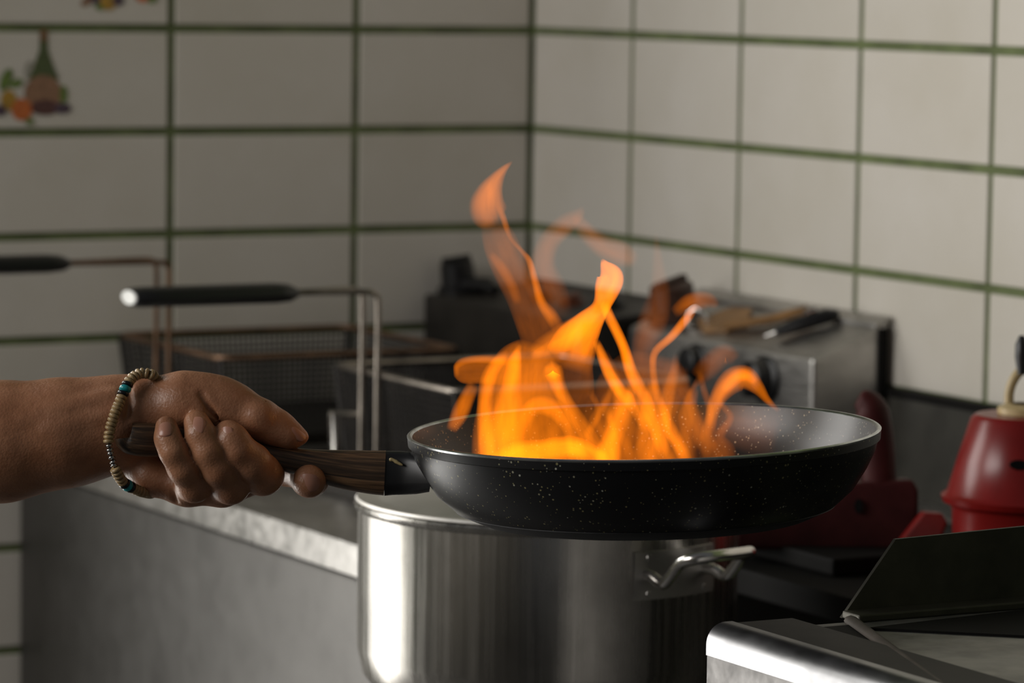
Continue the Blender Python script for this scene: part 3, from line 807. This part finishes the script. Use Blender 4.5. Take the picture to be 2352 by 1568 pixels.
def sdf_normal_point(px_, py_):
    """front surface of the hand at a pixel of the handle plane, with its normal"""
    q_ = L(px_, py_, 0); i = int((q_[0]-ox)/step); j = int((q_[1]-oy)/step)
    col_ = F[i, j, :]; ks = np.where(col_ < 0)[0]; k_ = ks.max()
    t = oz+step*(k_+col_[k_]/(col_[k_]-col_[k_+1]))
    n_ = np.array([F[i+1, j, k_]-F[i-1, j, k_], F[i, j+1, k_]-F[i, j-1, k_], F[i, j, k_+1]-F[i, j, k_-1]]); n_ /= np.linalg.norm(n_)
    return np.array([q_[0], q_[1], t]), n_
def nail(px_, py_, ang, hw, hl, dome=.9):
    """curved nail plate lying on the finger tip; ang turns its length in the picture plane"""
    c, n_ = sdf_normal_point(px_, py_)
    ln = np.array([math.sin(ang), math.cos(ang), 0]); ln -= n_*(ln@n_); ln /= np.linalg.norm(ln); wd = np.cross(ln, n_)
    vs = []; fs = []; nu, nv = 10, 10
    for s in (0, 1):
        for i in range(nu+1):
            for j in range(nv+1):
                u = -1+2*i/nu; v = -1+2*j/nv
                sx = u*math.sqrt(1-.5*v*v); sy = v*math.sqrt(1-.5*u*u)   # square to disc
                sx = .30*u+.70*sx; sy = .22*v+.78*sy
                q_ = c+wd*sx*hw+ln*sy*hl
                ii = (q_-np.array([ox, oy, oz]))/step
                a, b_ = int(ii[0]), int(ii[1]); colm = F[min(max(a, 0), nx-1), min(max(b_, 0), ny-1), :]
                q_ = q_ - n_*(hw*.44*sx*sx + hl*(.34 if sy < 0 else .10)*sy*sy) + n_*(.20 if s else -.9)
                vs.append(H0+(q_[0]*RGT+q_[1]*UPV-q_[2]*FWD)/1000)
    n1 = (nu+1)*(nv+1)
    for i in range(nu):
        for j in range(nv):
            a = i*(nv+1)+j; f = (a, a+1, a+nv+2, a+nv+1)
            fs += [tuple(n1+x for x in f), f[::-1]]
    bd = [i*(nv+1) for i in range(nu+1)]+[nu*(nv+1)+j for j in range(1, nv+1)]+[i*(nv+1)+nv for i in range(nu-1, -1, -1)]+[j for j in range(nv-1, 0, -1)]
    fs += [(bd[k_], bd[(k_+1) % len(bd)], n1+bd[(k_+1) % len(bd)], n1+bd[k_]) for k_ in range(len(bd))]
    MB().add(vs, fs).build('fingernail', M_NAIL, per, smooth=60)
nail(391, 980, -.12, 4.4, 4.8)
nail(458, 973, -.20, 5.6, 5.9)
nail(527, 997, -.22, 4.9, 5.5)
nail(713, 1106, .1, 6.2, 5.4)
nail(683, 988, 2.1, 3.6, 7.4)

# ------------------------------------------------------------------ beaded bracelet
br = empty('beaded_bracelet', tuple(HL(300, 980, 0)), 'bracelet of tan, black and turquoise beads around the wrist', 'bracelet')
ring = [(352, 862, 8), (325, 857, 12), (303, 868, 15), (290, 888, 18), (276, 920, 22), (262, 955, 25.5), (252, 990, 27), (250, 1020, 26.5), (257, 1052, 25), (268, 1084, 22), (284, 1108, 16), (306, 1121, 8), (330, 1130, 0),
        (352, 1128, -18), (350, 1080, -46), (330, 1000, -58), (330, 920, -50), (345, 872, -25)]
dense = smooth_path([HL(*q_) for q_ in ring], 900, closed=True)
cum = [0.0]
for a, b in zip(dense[:-1], dense[1:]): cum.append(cum[-1]+float(np.linalg.norm(b-a)))
# keep the front of the strand outside the skin
M_TAN = simple('tan_bead', (.34, .235, .115), .35, var=.35, scale=300); M_TEAL = simple('turquoise_bead', (.015, .30, .33), .25); M_BB = simple('black_bead', (.006, .006, .008), .25)
M_SIL = simple('silver_bead', (.45, .44, .42), .25, metal=1.0)
MB().tube(dense[::15], .0006, 6, closed=True).build('cord', M_BB, br, smooth=60)
protos = {}
def bead(kind, pos, tan):
    sz = {'tan': (.0032, .0024), 'teal': (.0035, .0034), 'black': (.0034, .0026), 'silver': (.0020, .0017)}[kind]
    mt = {'tan': M_TAN, 'teal': M_TEAL, 'black': M_BB, 'silver': M_SIL}[kind]
    if kind not in protos:
        r, h = sz
        p_ = MB().lathe([(.0005, -h/2), (r*.7, -h/2), (r, -h*.25), (r, h*.25), (r*.7, h/2), (.0005, h/2)], 14, closed=True)
        o = p_.build('bead', mt, br, smooth=60); protos[kind] = o
    else:
        o = protos[kind].copy(); COL.objects.link(o)
    attach(o, br)
    mw = Vector(tan).to_track_quat('Z', 'Y').to_matrix().to_4x4(); mw.translation = Vector(pos)
    o.matrix_parent_inverse = parent_world(br).inverted(); o.matrix_basis = mw
rb_ = random.Random(5); s_ = 0.0
def sample(s):
    k_ = min(int(np.searchsorted(cum, s)), len(dense)-2); return dense[k_], dense[k_+1]-dense[max(k_-1, 0)]
def pix(P):
    d = P-CAM; z_ = d@FWD; return 1176+FPX*(d@RGT)/z_, 784-FPX*(d@UPV)/z_, z_
seq3 = ['black', 'teal', 'black']; q3 = []
done = set()
while s_ < cum[-1]-.002:
    P_, T_ = sample(s_); x_, y_, z_ = pix(P_); front = z_ < DH+.004
    kind = 'tan'
    if front and x_ < 300 and 872 < y_ and 'a' not in done: q3 = list(seq3); done.add('a')
    if front and y_ > 1102 and 'b' not in done: q3 = list(seq3); done.add('b')
    if q3: kind = q3.pop(0)
    elif front and 1008 < y_ < 1068: kind = 'silver'
    h = {'tan': .0024, 'teal': .0034, 'black': .0026, 'silver': .0024}[kind]
    P_, T_ = sample(s_+h/2)
    bead(kind, P_, T_+np.array([rb_.uniform(-.2, .2) for _ in range(3)])*np.linalg.norm(T_)*.6)
    s_ += h*1.02

# ------------------------------------------------------------------ flames in the pan
def flame_mat():
    t = NT('fire'); t.n.remove(t.b); out = t.n['Material Output']
    h = t.new('ShaderNodeAttribute'); h.attribute_name = 'glow_level'
    f = t.new('ShaderNodeAttribute'); f.attribute_name = 'flow'
    n = t.noise(f.outputs['Vector'], 1.0, 3, .5)
    mr = t.new('ShaderNodeMapRange'); mr.inputs['From Min'].default_value = .30; mr.inputs['From Max'].default_value = .70
    mr.inputs['To Min'].default_value = .55; mr.inputs['To Max'].default_value = 1.35
    t.link(n, mr.inputs['Value'])
    mu = t.new('ShaderNodeMath', operation='MULTIPLY'); t.link(h.outputs['Fac'], mu.inputs[0]); t.link(mr.outputs[0], mu.inputs[1])
    em = t.new('ShaderNodeEmission'); em.inputs[0].default_value = (1.0, .212, .003, 1); t.link(mu.outputs[0], em.inputs[1])
    tr_ = t.new('ShaderNodeBsdfTransparent'); ad = t.new('ShaderNodeAddShader')
    t.link(em.outputs[0], ad.inputs[0]); t.link(tr_.outputs[0], ad.inputs[1]); t.link(ad.outputs[0], out.inputs['Surface'])
    return t.m
M_FIRE = flame_mat()
fire = empty('flames', tuple(at(1350, 1060, DH)), 'tall orange flames leaping from the frying pan', 'flame')
def tongue(pts, heat, soft='soft', fl=.45, seed=0):
    """pts: (px, py, mm towards camera, half width px, heat along 0..1)"""
    S = smooth_path(pts, 44); nc = 20; vs = []; fs = []; ht = []; fw = []; ln = 0
    for i, (px_, py_, t, hw, al) in enumerate(S):
        a_ = np.array(S[max(i-1, 0)][:2]); b_ = np.array(S[min(i+1, 43)][:2]); tg = b_-a_; tg /= np.linalg.norm(tg)+1e-9
        n_ = np.array([-tg[1], tg[0]]); hw = max(hw, .4); ln += np.linalg.norm(np.array(S[i][:2])-np.array(S[max(i-1, 0)][:2]))
        for k_ in range(nc):
            a = 2*math.pi*k_/nc; c, s = math.cos(a), math.sin(a)
            dm = hw/S1*fl*math.copysign(abs(s)**1.4, s)
            vs.append(HL(px_+n_[0]*hw*c, py_+n_[1]*hw*c, t+dm))
            u = abs(c)
            pf = (1-u**2)**1.3 if soft == 'soft' else (.30+.70*u**3)*(1-u**9) if soft == 'rim' else (1-u**5)
            end = min(1, i/5)*min(1, (43-i)/5)
            ht.append(max(0, al)*heat*pf*end*1.15); fw.append((c*hw/34+seed*7.3, ln/120+seed*3.1, s*.5+seed))
    for i in range(43):
        for k_ in range(nc):
            fs.append((i*nc+k_, i*nc+(k_+1) % nc, (i+1)*nc+(k_+1) % nc, (i+1)*nc+k_))
    fs += [tuple(range(nc))[::-1], tuple(range(43*nc, 44*nc))]
    me_ = bpy.data.meshes.new('flame_tongue'); me_.from_pydata([tuple(v) for v in vs], [], fs); me_.update()
    a1 = me_.attributes.new('glow_level', 'FLOAT', 'POINT'); a1.data.foreach_set('value', np.array(ht, np.float32))
    a2 = me_.attributes.new('flow', 'FLOAT_VECTOR', 'POINT'); a2.data.foreach_set('vector', np.array(fw, np.float32).ravel())
    for p_ in me_.polygons: p_.use_smooth = True
    me_.materials.append(M_FIRE)
    o = bpy.data.objects.new('flame_tongue', me_); COL.objects.link(o); attach(o, fire); return o
TONGUES = [
 # leaping head, its neck and the broad skirt spreading left below it
 ([(1300,850,4,60,.2),(1320,790,4,54,.8),(1350,745,2,36,1),(1380,705,0,22,1),(1396,660,0,31,1.1),(1402,632,0,30,1.15),(1388,606,0,11,.9),(1382,594,0,3,.3)], .62, 'full', .45, 1),
 ([(1215,815,2,16,.2),(1250,795,2,26,.7),(1295,775,2,34,1),(1340,745,2,30,1),(1375,705,0,16,.5)], .34, 'soft', .5, 2),
 ([(1386,690,4,13,.6),(1396,720,4,14,1),(1419,767,6,14,1),(1434,802,8,14,1),(1449,852,8,17,.9),(1469,892,10,18,.8),(1493,945,12,20,.7),(1515,1005,14,20,.6),(1545,1085,18,20,.4)], .55, 'soft', .5, 3),
 ([(1368,780,0,9,.4),(1380,810,0,13,.9),(1399,857,2,16,1),(1424,897,4,18,1),(1459,935,6,18,.8),(1490,990,6,18,.4)], .42, 'soft', .5, 4),
 # body of fire in the left half of the pan
 ([(1205,1100,-10,120,.8),(1200,1010,-12,118,.9),(1200,930,-14,104,.9),(1205,870,-16,92,.9),(1215,820,-18,70,.7),(1225,785,-18,30,.3)], .30, 'full', .55, 5),
 ([(1215,1100,20,130,.6),(1230,1000,18,128,.7),(1260,920,16,110,.6),(1290,850,14,84,.6),(1320,790,12,44,.3)], .20, 'rim', .55, 6),
 ([(1130,1095,30,26,.7),(1118,1020,30,22,1),(1114,941,28,20,1),(1122,870,26,20,.9),(1145,830,24,16,.6),(1168,806,22,8,.2)], .40, 'soft', .6, 7),
 ([(1160,1100,34,50,1),(1160,1040,34,52,1.1),(1165,970,32,44,.9),(1172,910,30,30,.7),(1178,862,28,22,.8),(1184,822,26,16,.9),(1196,790,26,5,.2)], .42, 'soft', .55, 8),
 ([(1120,1075,40,20,.4),(1180,1050,40,36,1),(1250,1036,40,30,1.1),(1310,1028,40,30,1.2),(1350,1040,38,26,.9),(1395,1062,36,20,.4)], .62, 'soft', .6, 9),
 ([(1205,1000,24,14,.3),(1212,950,24,20,.8),(1240,930,24,24,.9),(1280,945,24,24,1),(1312,985,24,22,1),(1322,1030,24,24,1),(1330,1075,24,20,.5)], .30, 'soft', .6, 10),
 ([(1262,880,10,18,.3),(1270,850,10,24,.9),(1282,885,10,20,.8),(1302,925,12,18,.9),(1335,975,14,20,.9),(1375,1040,16,20,.8),(1395,1085,16,16,.4)], .34, 'soft', .55, 11),
 ([(1215,856,-34,40,.5),(1160,850,-34,37,.8),(1110,848,-34,35,1),(1075,850,-34,33,1),(1055,851,-34,27,1),(1041,852,-34,13,.9)], .15, 'full', .7, 12),
 ([(1180,832,-30,12,.5),(1120,826,-32,10,.9),(1075,828,-34,9,.8),(1050,842,-34,8,.6),(1050,866,-34,8,.4)], .16, 'soft', .6, 13),
 ([(1090,880,-60,16,.3),(1072,915,-60,20,.8),(1056,950,-60,22,.9),(1035,990,-60,14,.4)], .32, 'soft', .6, 14),
 # middle and right-hand streams; the last copies the fire's reflection in the pan
 ([(1480,1100,-20,130,.4),(1470,1010,-22,140,.7),(1475,930,-24,124,.7),(1490,860,-26,100,.6),(1500,810,-28,60,.3)], .13, 'full', .5, 15),
 ([(1400,1095,10,30,.9),(1396,1050,10,32,1),(1410,1000,10,26,.7),(1440,940,8,20,.5),(1450,880,6,12,.3)], .42, 'soft', .55, 16),
 ([(1490,1100,0,32,.6),(1488,1040,0,34,.9),(1490,980,0,30,.9),(1496,920,-2,22,.6),(1500,870,-4,12,.4)], .32, 'soft', .55, 17),
 ([(1585,1085,6,16,.5),(1566,1036,6,18,.8),(1545,995,4,18,1),(1526,955,2,16,.8),(1510,905,0,12,.5),(1500,850,-4,10,.5),(1505,808,-6,11,.8),(1543,772,-8,12,1),(1578,730,-10,13,.9),(1600,700,-12,9,.4)], .36, 'soft', .5, 18),
 ([(1640,1040,-46,26,.3),(1605,990,-48,24,.7),(1585,940,-50,20,.6),(1592,890,-50,16,.5)], .16, 'soft', .55, 19),
 ([(1632,1010,-50,14,.25),(1634,960,-50,16,.6),(1650,912,-50,22,.9),(1680,876,-50,31,1.1),(1712,868,-50,30,1.1),(1740,890,-50,18,.8),(1762,918,-50,10,.5),(1790,945,-50,6,.2)], .34, 'soft', .6, 20),
 ([(1660,900,-50,16,.3),(1690,866,-50,18,1),(1715,862,-50,16,1),(1738,880,-50,10,.4)], .22, 'soft', .6, 31),
 ([(1600,870,-56,24,.3),(1630,840,-56,30,.7),(1665,812,-56,26,.7),(1690,830,-56,18,.3)], .10, 'soft', .5, 21),
 ([(1470,840,-60,20,.2),(1480,790,-60,32,.8),(1500,735,-60,38,.8),(1515,670,-60,28,.5),(1510,590,-60,14,.3),(1505,530,-60,5,.1)], .085, 'soft', .45, 22),
 ([(1545,720,-60,14,.3),(1585,695,-60,24,.9),(1625,690,-60,22,.6),(1650,705,-60,8,.2)], .15, 'soft', .45, 23),
 ([(1790,1000,-76,60,.2),(1730,985,-76,60,.6),(1660,975,-76,54,.7),(1590,990,-76,40,.3)], .05, 'soft', .4, 24),  # not a flame: glow sheet imitating the fire's reflection on the pan wall
 # pale wisps above
 ([(1140,520,-20,20,.1),(1126,498,-20,42,.55),(1120,470,-20,45,.9),(1126,440,-20,33,1.05),(1140,412,-20,20,1),(1158,388,-20,10,.7),(1178,370,-20,3,.2)], .30, 'soft', .4, 25),
 ([(1142,462,-20,9,.3),(1156,500,-20,9,.7),(1172,545,-20,7,.35),(1200,578,-18,7,.5),(1216,600,-18,9,.9),(1228,640,-16,10,1),(1242,692,-14,13,1),(1266,725,-14,18,.9),(1290,765,-12,18,.5)], .24, 'soft', .5, 26),
 ([(1130,505,-26,30,.2),(1150,560,-26,42,.8),(1175,620,-26,44,.8),(1205,680,-24,44,.9),(1230,750,-22,44,.9),(1245,820,-20,36,.4)], .085, 'full', .4, 27),
 ([(1125,580,-30,10,.3),(1150,612,-30,14,.9),(1176,655,-30,14,.9),(1190,700,-30,12,.4)], .10, 'soft', .5, 28),
 ([(1295,735,-30,26,.2),(1272,670,-30,36,.7),(1248,610,-30,32,.8),(1262,555,-30,28,.8),(1300,515,-30,27,.9),(1330,490,-30,16,.6),(1338,472,-30,5,.1)], .09, 'soft', .4, 29),
 ([(1318,492,-30,14,.4),(1345,530,-30,24,.8),(1385,565,-30,30,.9),(1430,585,-30,32,.9),(1465,602,-30,16,.3)], .09, 'soft', .4, 30),
]
rf = random.Random(21)
for q_ in range(16):                         # thin restless strands in the right half of the pan
    x0_ = rf.uniform(1330, 1660); t0_ = rf.uniform(-70, 40); lean = rf.uniform(-70, 60); top = rf.uniform(800, 940)
    n5 = 6; P5 = []
    for i in range(n5):
        f_ = i/(n5-1)
        P5.append((x0_+lean*f_+rf.uniform(-16, 16), 1085+(top-1085)*f_, t0_, rf.uniform(14, 34)*(1-.55*f_), (.4, .8, 1, .9, .7, .3)[i]))
    TONGUES.append((P5, rf.uniform(.06, .15), 'soft', .55, 40+q_))
for pts_, heat_, soft_, fl_, seed_ in TONGUES:
    tongue(pts_, heat_, soft_, fl_, seed_)
fl_d = bpy.data.lights.new('flame_glow', 'POINT'); fl_d.energy = .22; fl_d.color = (1, .42, .08); fl_d.shadow_soft_size = .05
fl_o = bpy.data.objects.new('flame_glow', fl_d); COL.objects.link(fl_o); fl_o.location = tuple(at(1330, 960, DH)); attach(fl_o, fire)
fl_o.location = tuple(at(1330, 960, DH))
